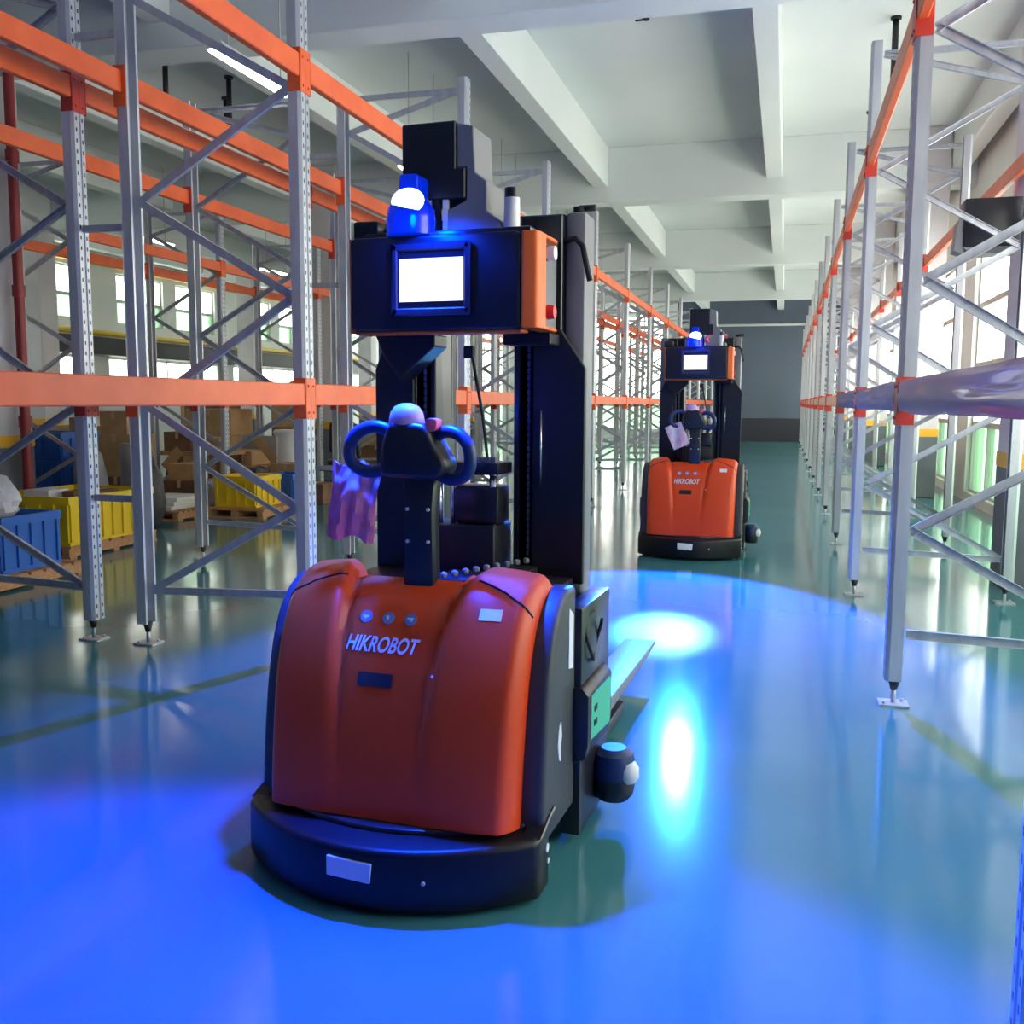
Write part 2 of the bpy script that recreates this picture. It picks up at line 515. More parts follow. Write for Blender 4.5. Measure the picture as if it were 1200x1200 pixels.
YF = 5.13
fr_left = [YF + BAY * k for k in range(-1, 12)]
rack1 = rack('tall orange-beamed pallet rack along the left edge of the aisle', -2.676, -3.76, fr_left, front_conn='orange')
rack2 = rack('orange-beamed pallet rack standing back to back behind the left aisle rack', -5.27, -4.157, fr_left, front_conn='rack_red')
rack3 = rack('farther pallet rack beyond the piles of bins and boxes, near the white column', -7.6, -8.72, [9.3 + BAY * k for k in range(0, 11)], front_conn='orange')
fr_right = [YF + BAY * k for k in range(-1, 12)]
rack4 = rack('pallet rack along the right side of the aisle with red connectors and film-wrapped low beams', .573, 1.655, fr_right)

# spacers tying the two back-to-back racks (parts of the aisle rack)
sp = MB().bar((-.052, 0, 0), (-.343, 0, 0), .03, .04).mesh('row_spacer', [M['galv']])
for y in fr_left:
    for z in (.9, 2.52, 3.62): link('row_spacer', sp, rack1, (0, y - fr_left[0], z))


def wrap_film(L, seed):
    m = MB(); m.smooth = True; nu, nv = 60, 20; vs = []
    for i in range(nu + 1):
        y = .08 + (L - .16) * i / nu
        for j in range(nv):
            t = 2 * PI * j / nv
            cx, cz = math.cos(t), math.sin(t)
            q = max(abs(cx) / .029, abs(cz) / (BH / 2 + .006))
            x, z = cx / q, cz / q
            d = noise.noise(Vector((x * 14, y * 1.6 + seed, z * 38))) * .009 + .003
            vs.append((-.025 + x + cx * d, y, BH / 2 + z + cz * d * 1.2))
    fs = [(i * nv + j, i * nv + (j + 1) % nv, (i + 1) * nv + (j + 1) % nv, (i + 1) * nv + j) for i in range(nu) for j in range(nv)]
    m.add(vs, fs)
    return m.mesh('film_wrap', [M['film']])


low_beams = [o for o in rack4.children if o.name.split('.')[0] == 'beam' and abs(o.location.z - ZLOW) < .01 and o.location.x > .5]
low_beams.sort(key=lambda o: (rack4.matrix_basis @ o.location).y)
for k, o in enumerate(low_beams[:3]):
    L = BAY
    link('film_wrap', wrap_film(L, k * 7.3), o, label='crinkled clear film wrapped round the beam')


# ------------------------------------------------------------------ forklift robot
def rnd_poly(pts, r, n=4):
    """round the corners of a 2D polygon"""
    out = []; k = len(pts)
    for i, p in enumerate(pts):
        p = Vector(p); a = Vector(pts[i - 1]); b = Vector(pts[(i + 1) % k])
        da, db = (a - p), (b - p); rr = min(r, da.length * .45, db.length * .45)
        p0 = p + da.normalized() * rr; p1 = p + db.normalized() * rr
        for j in range(n + 1):
            t = j / n; out.append(tuple(p0 * (1 - t) ** 2 + p * 2 * t * (1 - t) + p1 * t * t))
    return out


PROF = [(.165, .222), (.172, .30), (.186, .40), (.206, .50), (.232, .60), (.265, .69), (.305, .77), (.352, .838), (.405, .885), (.455, .912), (.50, .925), (.56, .93)]


def prof(v):
    t = v * (len(PROF) - 1); i = min(int(t), len(PROF) - 2); f = t - i

    def cr(a, b, c, d): return .5 * ((2 * b) + (-a + c) * f + (2 * a - 5 * b + 4 * c - d) * f * f + (-a + 3 * b - 3 * c + d) * f ** 3)
    g = lambda k: PROF[max(0, min(len(PROF) - 1, k))]
    y, z = (cr(g(i - 1)[q], g(i)[q], g(i + 1)[q], g(i + 2)[q]) for q in (0, 1))
    dy, dz = g(i + 1)[0] - g(i)[0], g(i + 1)[1] - g(i)[1]
    L = math.hypot(dy, dz)
    return y, z, -dz / L, dy / L      # point and outward normal (towards the front and up)


def sstep(a, b, x):
    t = max(0, min(1, (x - a) / (b - a))); return t * t * (3 - 2 * t)


def hood_pt(x, v, lift=0.0):
    y, z, ny, nz = prof(v)
    hw = .42 + .015 * v
    cen = -.035
    xr = .125 + .085 * v ** 1.3            # crease lines converge downwards
    amp = .004 + .030 * sstep(.12, .75, v)
    ax = abs(x - cen * (1 - abs(x) / hw))
    g = amp * sstep(xr - .006, xr + .05, ax) - .012 * sstep(.02, .0, abs(ax - xr)) * sstep(.1, .5, v)
    g -= .045 * (abs(x) / hw) ** 4 * .55   # gentle crown across the width
    e = abs(x) - (hw - .035)
    if e > 0: g -= .9 * e * e / .035
    return Vector((x * (hw / .435), y + ny * (g + lift), z + nz * (g + lift)))


def v_at(x, z):
    a, b = 0.0, 1.0
    for _ in range(30):
        m = (a + b) / 2
        if hood_pt(x, m).z < z: a = m
        else: b = m
    return a


def make_robot(root):
    # --- bumper skirt
    arc = []
    for i in range(17):
        x = -.5 + i / 16.0
        arc.append((x, .225 * abs(x / .5) ** 2.1))
    outl = [(-.5, .34)] + arc[0:1] + arc[1:] + [(.5, .34)]
    bp = MB().prism(outl, 'z', .012, .205).build('bumper', M['jet'], root, bevel=.022, seg=3)
    inner = [(x * .9, y * .8 + .12) for x, y in arc]
    MB().prism([(-.45, .40)] + inner + [(.45, .40)], 'z', .19, .2215).build('bumper_deck', M['satin'], bp, bevel=.012)
    for s_ in (-1, 1):
        MB().prism([(.235, .20), (.36, .20), (.40, .245), (.34, .235)], 'x', s_ * .44, s_ * .502).build('bumper_wing', M['satin'], bp, bevel=.004, seg=1)
        for (yy_, zz_, r_) in ((.30, .15, .014), (.31, .105, .009)):
            MB().cyl((s_ * .5, yy_, zz_), (s_ * .504, yy_, zz_), r_, None, 10).build('white_mark', M['label'], bp)
    stk = MB()
    stk.prism([(-.088, .112), (.052, .104), (.058, .165), (-.088, .172)], 'y', -.004, .022)
    o = stk.build('paper_sticker', M['label'], bp, bevel=.002, seg=1, label='white paper sticker on the front skirt')
    MB().cyl((.21, .028, .118), (.21, .022, .118), .006, None, 8).build('sensor_dot', M['label'], bp)
    # --- chassis core
    B(-.40, .40, .30, 1.28, .05, .225).build('chassis', M['satin'], root, bevel=.01)
    B(-.395, .395, .42, 1.0, .225, .865).build('battery_bay', M['black'], root, bevel=.01)
    # --- hood
    nu, nv = 64, 48; m = MB(); m.smooth = True; vs = []
    for j in range(nv + 1):
        for i in range(nu + 1):
            x = -.435 + .87 * i / nu
            v = j / nv
            p = hood_pt(x, v)
            # the middle of the top is cut back into a recess for the tiller
            if abs(x + .035) < .20:
                w = sstep(.20, .17, abs(x + .035)) * sstep(.885, .91, v)
                p.z -= .055 * w
            vs.append(p)
    n1 = nu + 1
    m.add(vs, [(j * n1 + i, j * n1 + i + 1, (j + 1) * n1 + i + 1, (j + 1) * n1 + i) for j in range(nv) for i in range(nu)])
    # side returns and a rear return, so the hood is a closed shell
    for i in (0, nu):
        sg = 1 if i else -1
        side = [vs[j * n1 + i] for j in range(nv + 1)]
        back = [Vector((p.x, p.y + .06, p.z - .01)) for p in side]
        k = len(side)
        m.add(side + back, [(j, j + 1, k + j + 1, k + j) for j in range(k - 1)])
    rear = [vs[nv * n1 + i] for i in range(n1)]; low = [Vector((p.x, p.y + .01, .80)) for p in rear]
    m.add(rear + low, [(i, i + 1, n1 + i + 1, n1 + i) for i in range(nu)])
    hd = m.build('hood', M['hood'], root)
    # seam across the right shoulder, and the one on the left
    for s_ in (-1, 1):
        pts = []
        for i in range(14):
            t = i / 13; x = s_ * (.235 + .195 * t) ; pts.append(hood_pt(x, .80 - .13 * t, .0012))
        MB().tube(pts, .0035, 6).build('seam', M['black'], hd)
    xc, zc = -.04, 0

    def patch(name, x0, x1, z0, z1, mat, lift=.003, n=6, label=None):
        mm = MB(); q = []
        for b_ in range(2):
            for a_ in range(n + 1):
                x = x0 + (x1 - x0) * a_ / n; q.append(hood_pt(x, v_at(x, z0 if b_ == 0 else z1), lift))
        mm.add(q, [(a_, a_ + 1, n + 2 + a_, n + 1 + a_) for a_ in range(n)])
        q2 = [p + Vector((0, .006, -.003)) for p in q]
        rim = list(range(n + 1)) + list(range(2 * n + 1, n, -1)); kk = len(rim)
        mm.add([q[r] for r in rim] + [q2[r] for r in rim], [(a_, (a_ + 1) % kk, kk + (a_ + 1) % kk, kk + a_) for a_ in range(kk)])
        return mm.build(name, mat, hd, label=label)
    patch('key_slot', -.107, .012, .618, .658, M['rubber'], label='black rectangular slot')
    patch('small_label', .275, .345, .835, .865, M['label'], label='small pale label')
    MB().cyl(hood_pt(.15, v_at(.15, .665), .003), hood_pt(.15, v_at(.15, .665), -.003), .005, None, 8).build('white_dot', M['label'], hd)
    for k, xx in enumerate((-.118, -.04, .038)):
        v = v_at(xx, .815); p = hood_pt(xx, v, .0035); q = hood_pt(xx, v, -.002)
        d = (p - q).normalized()
        ic = MB().cyl(q, p, .020, None, 16).build('round_icon', M['blue_icon'], hd, label='round blue pictogram sticker')
        u = Vector((1, 0, 0)); w = d.cross(u) * -1
        mm = MB()
        c = p + d * .0006
        if k == 0:
            for (a0, a1, b0, b1) in ((-.011, .011, -.004, .004), (-.006, .002, .004, .009)):
                mm.add([c + u * a0 + w * b0, c + u * a1 + w * b0, c + u * a1 + w * b1, c + u * a0 + w * b1], [(0, 1, 2, 3)])
        elif k == 1:
            mm.add([c + u * -.009 + w * -.007, c + u * .003 + w * -.007, c + u * .003 + w * .008, c + u * -.005 + w * .004], [(0, 1, 2, 3)])
        else:
            for (a0, a1, b0, b1) in ((-.011, .011, -.006, .0), (.0, .008, .0, .007)):
                mm.add([c + u * a0 + w * b0, c + u * a1 + w * b0, c + u * a1 + w * b1, c + u * a0 + w * b1], [(0, 1, 2, 3)])
        for vv in list(mm.v): pass
        mm.build('pictogram', M['label'], hd)
    # lettering laid on the hood
    fc = bpy.data.curves.new('letters', 'FONT'); fc.body = 'HIKROBOT'; fc.align_x = 'CENTER'; fc.align_y = 'CENTER'
    fc.size = .062; fc.shear = .28; fc.offset = .0014; fc.space_character = 1.02
    fo = bpy.data.objects.new('letters', fc); COL.objects.link(fo)
    dg = bpy.context.evaluated_depsgraph_get(); me = bpy.data.meshes.new_from_object(fo.evaluated_get(dg))
    bpy.data.objects.remove(fo); bpy.data.curves.remove(fc)
    xs_ = [v.co.x for v in me.vertices]; w0 = max(xs_) - min(xs_); mid = (max(xs_) + min(xs_)) / 2
    for v in me.vertices:
        x = xc + (v.co.x - mid) * .256 / w0; z = .737 + v.co.y * 1.0
        v.co = hood_pt(x, v_at(x, z), .0032)
    me.materials.clear(); me.materials.append(M['label'])
    link('lettering', me, hd, label='white slanted lettering HIKROBOT')
    # --- side panels
    for s_ in (-1, 1):
        pts = []
        for j in range(0, 25):
            p = hood_pt(.43, min(1, .02 + .9 * j / 24)); pts.append((p.y + .05, p.z - .006))
        poly = [(.36, .145)] + [(max(.25, pts[0][0]), .2)] + pts + [(.66, .90), (.66, .145)]
        a, b = (.405, .492) if s_ > 0 else (-.492, -.405)
        sp_ = MB().prism(poly, 'x', a, b).build('side_panel', M['dgrey'], root, bevel=.02, seg=3)
        xo = s_ * .4925
        if s_ > 0:
            MB().prism([(.56, .64), (.615, .63), (.615, .81), (.56, .84)], 'x', xo - .002, xo + .002).build('white_notice', M['label'], sp_, label='white paper notice on the side panel')
            MB().prism([(.44, .42), (.455, .37), (.475, .36), (.47, .40), (.485, .44), (.475, .49), (.455, .48)], 'x', xo - .002, xo + .002).build('white_mark', M['label'], sp_)
        # black battery unit with the green label
        bx_ = MB().prism([(s_ * .46, .55), (s_ * .46, .285), (s_ * .535, .31), (s_ * .545, .36), (s_ * .545, .53), (s_ * .52, .56)], 'y', .63, .98)
        ub = bx_.build('charging_unit', M['black'], root, bevel=.008)
        if s_ > 0:
            MB().prism([(.66, .375), (.94, .35), (.96, .505), (.94, .52), (.66, .525)], 'x', .543, .548).build('green_label', M['green'], ub, label='green rectangular label')
            for zz_ in (.46, .41):
                B(.547, .550, .70, .74, zz_, zz_ + .02).build('black_socket', M['rubber'], ub)
        B(*((.44, .512) if s_ > 0 else (-.512, -.44)), .66, 1.07, .03, .82 if s_ > 0 else .60).build('outrigger_box', M['satin'], root, bevel=.008)
    # cable loop on the right side
    pts = [(.518 + .012 * math.sin(t * 2), .80 + .11 * math.cos(t) * .8, .70 + .085 * math.sin(t)) for t in [PI * .5 + 2 * PI * i / 24 for i in range(21)]]
    MB().tube(pts, .006, 6).build('cable', M['rubber'], root)
    # --- mast
    for s_ in (-1, 1):
        mx = MB()
        x0, x1 = (.155, .335) if s_ > 0 else (-.335, -.155)
        mx.box(x0, x1, 1.16, 1.2, .1, 2.165)
        mx.box(min(s_ * .155, s_ * .178), max(s_ * .155, s_ * .178), 1.0, 1.2, .1, 2.165)
        mx.box(min(s_ * .235, s_ * .335), max(s_ * .235, s_ * .335), 1.0, 1.2, .1, 2.165)
        col = mx.build('mast_rail', M['satin'], root, bevel=.004, seg=1)
        # roller chain: link by link down the channel
        ch = MB()
        for k in range(46):
            z = .93 + k * .026
            ch.box(s_ * .207 - .006, s_ * .207 + .006, 1.02, 1.034, z, z + .018)
            ch.box(s_ * .207 - .002, s_ * .207 + .002, 1.023, 1.031, z + .016, z + .030)
        co = ch.build('lift_chain', M['mgrey'], col); co['kind'] = 'stuff'
        fp = [(s_ * .16, .84), (s_ * .425, .84), (s_ * .425, 1.60), (s_ * .335, 1.72), (s_ * .19, 1.72), (s_ * .19, 1.0), (s_ * .16, .95)]
        gx = .432 if s_ > 0 else .395
        MB().prism([(s_ * .235, .84), (s_ * gx, .84), (s_ * gx, 1.62), (s_ * .34, 1.76), (s_ * .235, 1.76)], 'y', .975, .998).build('mast_guard', M['black'], root, bevel=.004, seg=1)
        B(*((.338, .412) if s_ > 0 else (-.412, -.338)), 1.03, 1.17, .12, 2.175).build('mast_outer_plate', M['mgrey'], root, bevel=.012)
        MB().cyl((s_ * .27, .968, 1.2), (s_ * .27, .968, 1.47), .004, None, 6).build('bright_rod', M['chrome'], root)
    B(-.338, .338, 1.02, 1.19, 2.06, 2.172).build('mast_crosshead', M['satin'], root, bevel=.01)
    tp = MB().cyl((.37, 1.1, 2.17), (.37, 1.1, 2.205), .022, None, 10); tp.cyl((.37, 1.1, 2.2), (.43, 1.1, 2.2), .012, None, 8)
    tp.build('pulley', M['rubber'], root)
    MB().tube([(.34, 1.02, 2.075), (.38, 1.01, 2.08), (.41, 1.0, 2.05), (.425, 1.0, 1.98), (.435, 1.01, 1.93)], .011, 8).build('hose', M['rubber'], root)
    MB().cyl((-.354, .99, 1.45), (-.354, .99, 1.72), .007, None, 8).build('bright_rod', M['chrome'], root)
    # hydraulic unit between the rails
    B(-.14, .15, .80, 1.0, .86, 1.06).build('pump_block', M['black'], root, bevel=.01)
    B(-.02, .15, .84, .98, 1.06, 1.20).build('pump_motor', M['satin'], root, bevel=.015)
    for xx, z1, r in ((-.125, 1.24, .012), (-.085, 1.26, .018), (-.03, 1.24, .010), (.125, 1.26, .014)):
        MB().cyl((xx, .86, 1.0), (xx, .86, z1), r, None, 10).build('hydraulic_cylinder', M['chrome'], root)
    B(-.15, .155, .83, .99, 1.24, 1.285).build('valve_plate', M['satin'], root, bevel=.008)
    for k in range(6):
        B(.03 + k * .02, .043 + k * .02, .83, .85, 1.285, 1.305).build('valve_cap', M['mgrey'], root)
    MB().tube([(.105, .86, 1.285), (.085, .86, 1.45), (.055, .865, 1.60), (.04, .87, 1.67)], .006, 6).build('antenna_rod', M['rubber'], root)
    B(.012, .052, .855, .872, 1.655, 1.70).build('antenna_flag', M['black'], root, bevel=.004, seg=1)
    # drag chain on the right of the deck: beads along a plate
    B(-.02, .26, .62, .99, .84, .90).build('deck_plate', M['rubber'], root, bevel=.01)
    for k in range(9):
        t = k / 8
        MB().lathe([(.004, -.011), (.011, -.007), (.013, 0), (.011, .007), (.004, .011)], (.04 + .19 * t, .60 + .33 * t, .915 + .01 * t), 10).build('guard_link', M['mgrey'], root)
    # --- tiller
    tl = MB().lathe([(.075, 0), (.075, .015), (.06, .03), (.05, .05)], (-.015, .47, .845), 24).build('tiller_base', M['satin'], root)
    MB().prism([(-.07, .86), (.04, .86), (.036, 1.15), (.045, 1.26), (-.075, 1.26), (-.066, 1.15)], 'y', .44, .51).build('tiller_post', M['black'], root, bevel=.012)
    for xx in (-.05, .022):
        for zz_ in (1.05, 1.155):
            MB().cyl((xx, .441, zz_), (xx, .435, zz_), .006, None, 8).build('tiller_screw', M['label'], tl)
    hp = rnd_poly([(-.135, 1.26), (.07, 1.25), (.10, 1.30), (.06, 1.36), (.03, 1.43), (-.10, 1.44), (-.13, 1.36)], .03)
    th = MB().prism(hp, 'y', .40, .53).build('tiller_head', M['black'], root, bevel=.02, seg=3)
    mm = MB().lathe([(.058, 0), (.06, .02), (.054, .05), (.04, .07), (.015, .08)], (-.055, .45, 1.415), 20, 1, .8)
    mm.build('tiller_cap', M['violet_cap'], th, label='pale rounded cap')
    MB().prism(rnd_poly([(.012, 1.40), (.06, 1.41), (.065, 1.445), (.03, 1.45)], .012), 'y', .415, .46).build('pink_lever', M['pink_button'], th, bevel=.005, label='pink thumb lever')
    for s_, cx_, cz_, rx, rz in ((-1, -.18, 1.345, .085, .066), (1, .095, 1.33, .085, .068)):
        pts = []
        for i in range(28):
            t = 2 * PI * i / 28
            e = 1 - .12 * math.cos(2 * t)
            pts.append((cx_ + rx * e * math.cos(t), .455 + .02 * math.cos(t) * -s_, cz_ + rz * e * math.sin(t) - s_ * .1 * rx * math.cos(t)))
        MB().tube(pts, .021, 12, closed=True).build('grip_loop', M['blue_grip'], th)
    # --- head: control cabinet
    z0, z1 = 1.742, 2.052
    face = rnd_poly([(-.337, z0), (.272, z0), (.272, z1), (-.337, z1)], .02)
    hd2 = MB().prism(face, 'y', .632, .72).build('control_head', M['black'], root, bevel=.008)
    B(-.325, .285, .70, 1.02, z0 + .015, z1 - .012).build('cabinet_body', M['dgrey'], hd2)
    sh = MB()
    sh.prism(rnd_poly([(.274, .634), (.325, .645), (.334, .665), (.334, .735), (.274, .735)], .012), 'z', z0, z1)
    sh.box(-.335, .27, .66, .74, z0 - .012, z0 - .001)
    sh.box(-.346, -.338, .64, .80, z0 - .01, z1)
    sh.prism([(.27, .70), (.334, .70), (.334, .86), (.315, .92), (.27, .96)], 'z', z1 - .012, z1)
    sh.prism([(.27, .70), (.334, .70), (.334, .86), (.315, .92), (.27, .96)], 'z', z0, z0 + .012)
    sh.build('orange_shell', M['hood2'], hd2, bevel=.003, seg=1, label='orange edge shell of the cabinet')
    B(.285, .30, .74, .97, z0 + .012, z1 - .012).build('button_panel', M['mgrey'], hd2)
    kb = MB().cyl((.30, .80, 2.0), (.318, .80, 2.0), .026, None, 14); kb.m = 1; kb.cyl((.318, .80, 2.0), (.345, .80, 2.0), .024, None, 14)
    kb.build('white_knob', [M['black'], M['white']], hd2, label='white knob')
    kb = MB().cyl((.30, .80, 1.805), (.318, .80, 1.805), .016, None, 14); kb.cyl((.318, .80, 1.805), (.345, .80, 1.805), .026, .022, 14)
    kb.build('stop_button', M['red_button'], hd2, label='red stop button')
    for k in range(3):
        MB().bar((.301, .77, 1.93 - k * .025), (.301, .83, 1.905 - k * .025), .003, .006).build('grille_line', M['bezel'], hd2)
    dp = MB()
    fx0, fx1, fz0, fz1 = -.177, .103, 1.79, 2.022
    for a in ((fx0, fx1, fz0, fz0 + .022), (fx0, fx1, fz1 - .022, fz1), (fx0, fx0 + .020, fz0, fz1), (fx1 - .020, fx1, fz0, fz1)):
        dp.box(a[0], a[1], .618, .64, a[2], a[3])
    ds = dp.build('display_frame', M['bezel'], root, bevel=.004, seg=1, label='blue-grey frame round the screen')
    B(fx0 + .018, fx1 - .018, .626, .640, fz0 + .02, fz1 - .02).build('display_glass', M['satin'], ds)
    B(-.151, .079, .6245, .6258, 1.834, 1.975).build('screen', M['screen'], ds, label='glowing white screen')
    # support brackets under the cabinet
    MB().prism([(-.337, z0), (-.10, z0), (-.10, 1.70), (-.24, 1.58), (-.30, 1.66)], 'y', .86, .98).build('cabinet_bracket', M['black'], root, bevel=.004, seg=1)
    MB().prism([(.16, z0), (.335, z0), (.335, 1.70), (.16, 1.70)], 'y', .86, .98).build('cabinet_bracket', M['black'], root, bevel=.004, seg=1)
    # --- on the cabinet
    B(-.30, .30, .66, 1.0, z1 - .012, z1 + .018).build('top_tray', M['satin'], root, bevel=.006)
    B(-.362, -.268, .70, .82, z1 + .006, z1 + .07).build('junction_box', M['satin'], root, bevel=.01)
    tw = MB().prism([(-.186, 2.185), (.0445, 2.185), (.0445, 2.285), (.0105, 2.285), (.0105, 2.44), (-.186, 2.44)], 'y', .73, .90)
    tw = tw.build('navigation_tower', M['black'], root, bevel=.004, seg=1)
    pl = MB().prism([(.0115, 2.435), (.0715, 2.42), (.0785, 2.268), (.12, 2.238), (.12, 2.139), (.1725, 2.103), (.1725, z1 + .016), (-.03, z1 + .016), (-.02, 2.15), (.0455, 2.18), (.0455, 2.287), (.0115, 2.287)], 'y', .74, .92)
    pl.build('tower_bracket', M['mgrey'], tw, bevel=.004, seg=1, label='grey stepped steel bracket')
    for k in range(3):
        B(-.04 - k * .03, -.022 - k * .03, .74, .76, z1 + .015, 2.186).build('wire', M['label' if k != 1 else 'rubber'], tw)
    cy = MB().cyl((.2025, .76, z1), (.2025, .76, 2.18), .027, None, 16); cy.m = 1; cy.cyl((.2025, .76, 2.18), (.2025, .76, 2.212), .025, None, 16)
    cy.build('signal_post', [M['white'], M['black']], root, label='white round post with a black cap')
    # beacon: blue dome with a bright lens in front
    bc = MB().lathe([(.082, 0), (.084, .05), (.078, .09), (.06, .115), (.04, .12)], (-.131, .68, z1 + .006), 28).build('beacon', M['dome'], root, label='blue warning beacon')
    bt = MB().prism(rnd_poly([(-.16, 2.18), (-.09, 2.18), (-.09, 2.255), (-.155, 2.255)], .012), 'y', .64, .74).build('beacon_hood', M['dome'], bc, bevel=.006)
    ln = MB(); ln.smooth = True; vs = []; nu_, nv_ = 20, 7
    for j in range(nv_ + 1):
        for i in range(nu_):
            a = 2 * PI * i / nu_; rr = j / nv_
            vs.append((-.116 + .06 * rr * math.cos(a), .592 + .028 * rr * rr, 2.163 + .042 * rr * math.sin(a)))
    ln.add(vs, [(j * nu_ + i, j * nu_ + (i + 1) % nu_, (j + 1) * nu_ + (i + 1) % nu_, (j + 1) * nu_ + i) for j in range(nv_) for i in range(nu_)])
    ln.build('beacon_lens', M['lens'], bc, label='glowing beacon lens')
    # --- forks
    for s_ in (-1, 1):
        x0, x1 = (.215, .385) if s_ > 0 else (-.385, -.215)
        fk = MB().prism([(1.2, .12), (2.68, .165), (2.82, .18), (2.82, .20), (1.2, .20)], 'x', x0, x1)
        fk.prism([(1.2, .12), (1.26, .12), (1.26, .75), (1.2, .75)], 'x', x0, x1)
        fk.build('fork', M['mgrey'], root, bevel=.008)
        B(x0 - .0, x1, 1.2, 2.0, .035, .10).build('support_leg', M['satin'], root, bevel=.01)
    # --- laser scanner on the right outrigger and a smaller wheel housing on the left
    sc = MB().lathe([(.055, 0), (.072, .02), (.078, .05), (.078, .085)], (.57, .92, .075), 20); sc.m = 1
    sc.lathe([(.078, 0), (.08, .05), (.07, .085), (.045, .105)], (.57, .92, .16), 20)
    sb = sc.build('laser_scanner', [M['black'], M['blue_grip']], root, label='round laser scanner at the rear corner')
    B(.50, .57, .88, .96, .08, .22).build('scanner_bracket', M['satin'], sb, bevel=.006)
    MB().lathe([(.0, -.04), (.03, -.036), (.042, -.015), (.042, .015), (.03, .036), (.0, .04)], (.625, .90, .185), 16).build('scanner_lens', M['white'], sb, label='pale scanner lens')


def beacon_lights(root, power, half, tilt, blend, glow, spot):
    """the beacon's own light: a wide blue beam out of the lens, the glow of its dome, and the floor warning spot"""
    def lamp(kind, col, e, loc, aim=None, size=None, blend=.15, soft=.03):
        l = bpy.data.lights.new('beacon_light', kind); l.color = col; l.energy = e; l.shadow_soft_size = soft
        if size: l.spot_size = size; l.spot_blend = blend
        o = bpy.data.objects.new('beacon_light', l); COL.objects.link(o); o.parent = root; o.location = loc
        if aim: o.rotation_euler = Vector(aim).to_track_quat('-Z', 'Y').to_euler()
    lamp('SPOT', BLUE2 if spot else BLUE, power, (-.095, .56, 2.15), (0, -math.cos(tilt), -math.sin(tilt)), 2 * half, blend, .06)
    lamp('SPOT', (.0, .035, 1.0), glow, (-.02, .535, 2.12), (0, .3, -1), math.radians(150), .5)
    if spot: lamp('SPOT', (.42, .78, 1.0), spot, (-.05, .57, 2.22), (.17, -3.50, -2.22), .18, 1.0, .09)


BLUE, BLUE2 = (.003, .052, 1.0), (.012, .12, 1.0)
robot1 = thing('forklift_robot', 'near orange and black forklift robot with a blue beacon, facing the camera', 'forklift', (-1.17, 2.505, 0), -.05, 'driverless forklifts')
make_robot(robot1)


def copy_tree(o, parent=None):
    c = o.copy(); COL.objects.link(c)
    if parent: c.parent = parent
    for ch in list(o.children): copy_tree(ch, c)
    return c


for ch in robot1.children:
    st_ = ch.name.split('.')[0]
    if st_.startswith('tiller'): ch.location.x += .03
    if st_ in ('control_head', 'display_frame', 'top_tray', 'junction_box', 'navigation_tower', 'signal_post', 'beacon'): ch.location.x += .022
robot2 = copy_tree(robot1)
robot2.location = (-.865, 9.36, 0); robot2.rotation_euler = (0, 0, .0)
robot2['label'] = 'distant forklift robot farther down the aisle, smaller in view'
for ch in robot2.children:
    if ch.name.split('.')[0] in ('navigation_tower', 'beacon'): ch.location.x += .075
beacon_lights(robot1, 1650, math.radians(59), math.radians(43), .4, 24, 0)
beacon_lights(robot2, 6500, math.radians(28), math.radians(34), .3, 8, 30000)
# red tube lying on the second cabinet
rt = MB().tube([(.10, .74, 2.10), (.08, .74, 2.12), (.08, .75, 2.15), (.11, .76, 2.17), (.28, .78, 2.17)], .022, 8)
rt.build('red_strap', M['pink_button'], robot2, label='red strap lying on the cabinet')


# things hung on the tillers
def hanging_bag(name, w, h, mat, seed):
    m = MB(); m.smooth = True; nu, nv = 16, 18; vs = []
    for sd in (0, 1):
        for j in range(nv + 1):
            for i in range(nu + 1):
                u = i / nu - .5; v = j / nv
                puff = (1 - (2 * u) ** 2) * math.sin(PI * min(1, v * 1.02)) * .03
                nz = noise.noise(Vector((u * 5 + seed, v * 6, sd * 3))) * .022
                x = u * w * (1 - .04 * v + .03 * math.sin(v * 7 + seed)) - .012 * v
                vs.append((x, (puff + nz * .8) * (1 if sd else -1) + .008 * math.sin(u * 20 + v * 4), -v * h + .012 * math.sin(u * 9 + 1)))
    q = (nu + 1) * (nv + 1); n1 = nu + 1
    fs = []
    for sd in (0, 1):
        for j in range(nv):
            for i in range(nu):
                a = sd * q + j * n1 + i; f = (a, a + 1, a + n1 + 1, a + n1)
                fs.append(f if sd == 0 else f[::-1])
    rim = [i for i in range(n1)] + [j * n1 + nu for j in range(1, nv + 1)] + [nv * n1 + i for i in range(nu - 1, -1, -1)] + [j * n1 for j in range(nv - 1, 0, -1)]
    for a, b in zip(rim, rim[1:] + rim[:1]): fs.append((a, b, q + b, q + a))
    m.add(vs, fs)
    return m.build(name, mat)


bg1 = hanging_bag('plastic_bag', .165, .255, M['pink_bag'], 1.7)
bg1.location = (-1.155 - .245 + .035, 2.53 + .47, 1.295); bg1.rotation_euler = (0, .08, .1)
tag(bg1, 'pink translucent plastic bag hanging from the near forklift handle', 'bag')
tg = MB(); tg.smooth = True; vs = []
for j in range(9):
    for i in range(7):
        u, v = i / 6 - .5, j / 8; vs.append((u * .17, .012 * math.sin(u * 8 + v * 5), -v * .24))
tg.add(vs, [(j * 7 + i, j * 7 + i + 1, (j + 1) * 7 + i + 1, (j + 1) * 7 + i) for j in range(8) for i in range(6)])
back = [(x, y + .004, z) for x, y, z in vs]
tg.add(back, [(j * 7 + i, (j + 1) * 7 + i, (j + 1) * 7 + i + 1, j * 7 + i + 1) for j in range(8) for i in range(6)])
tgo = tg.build('paper_sheet', grain(P('pale pink printed paper', (.7, .5, .62), .7), (.62, .30, .45), (.75, .68, .74), 14, 3))
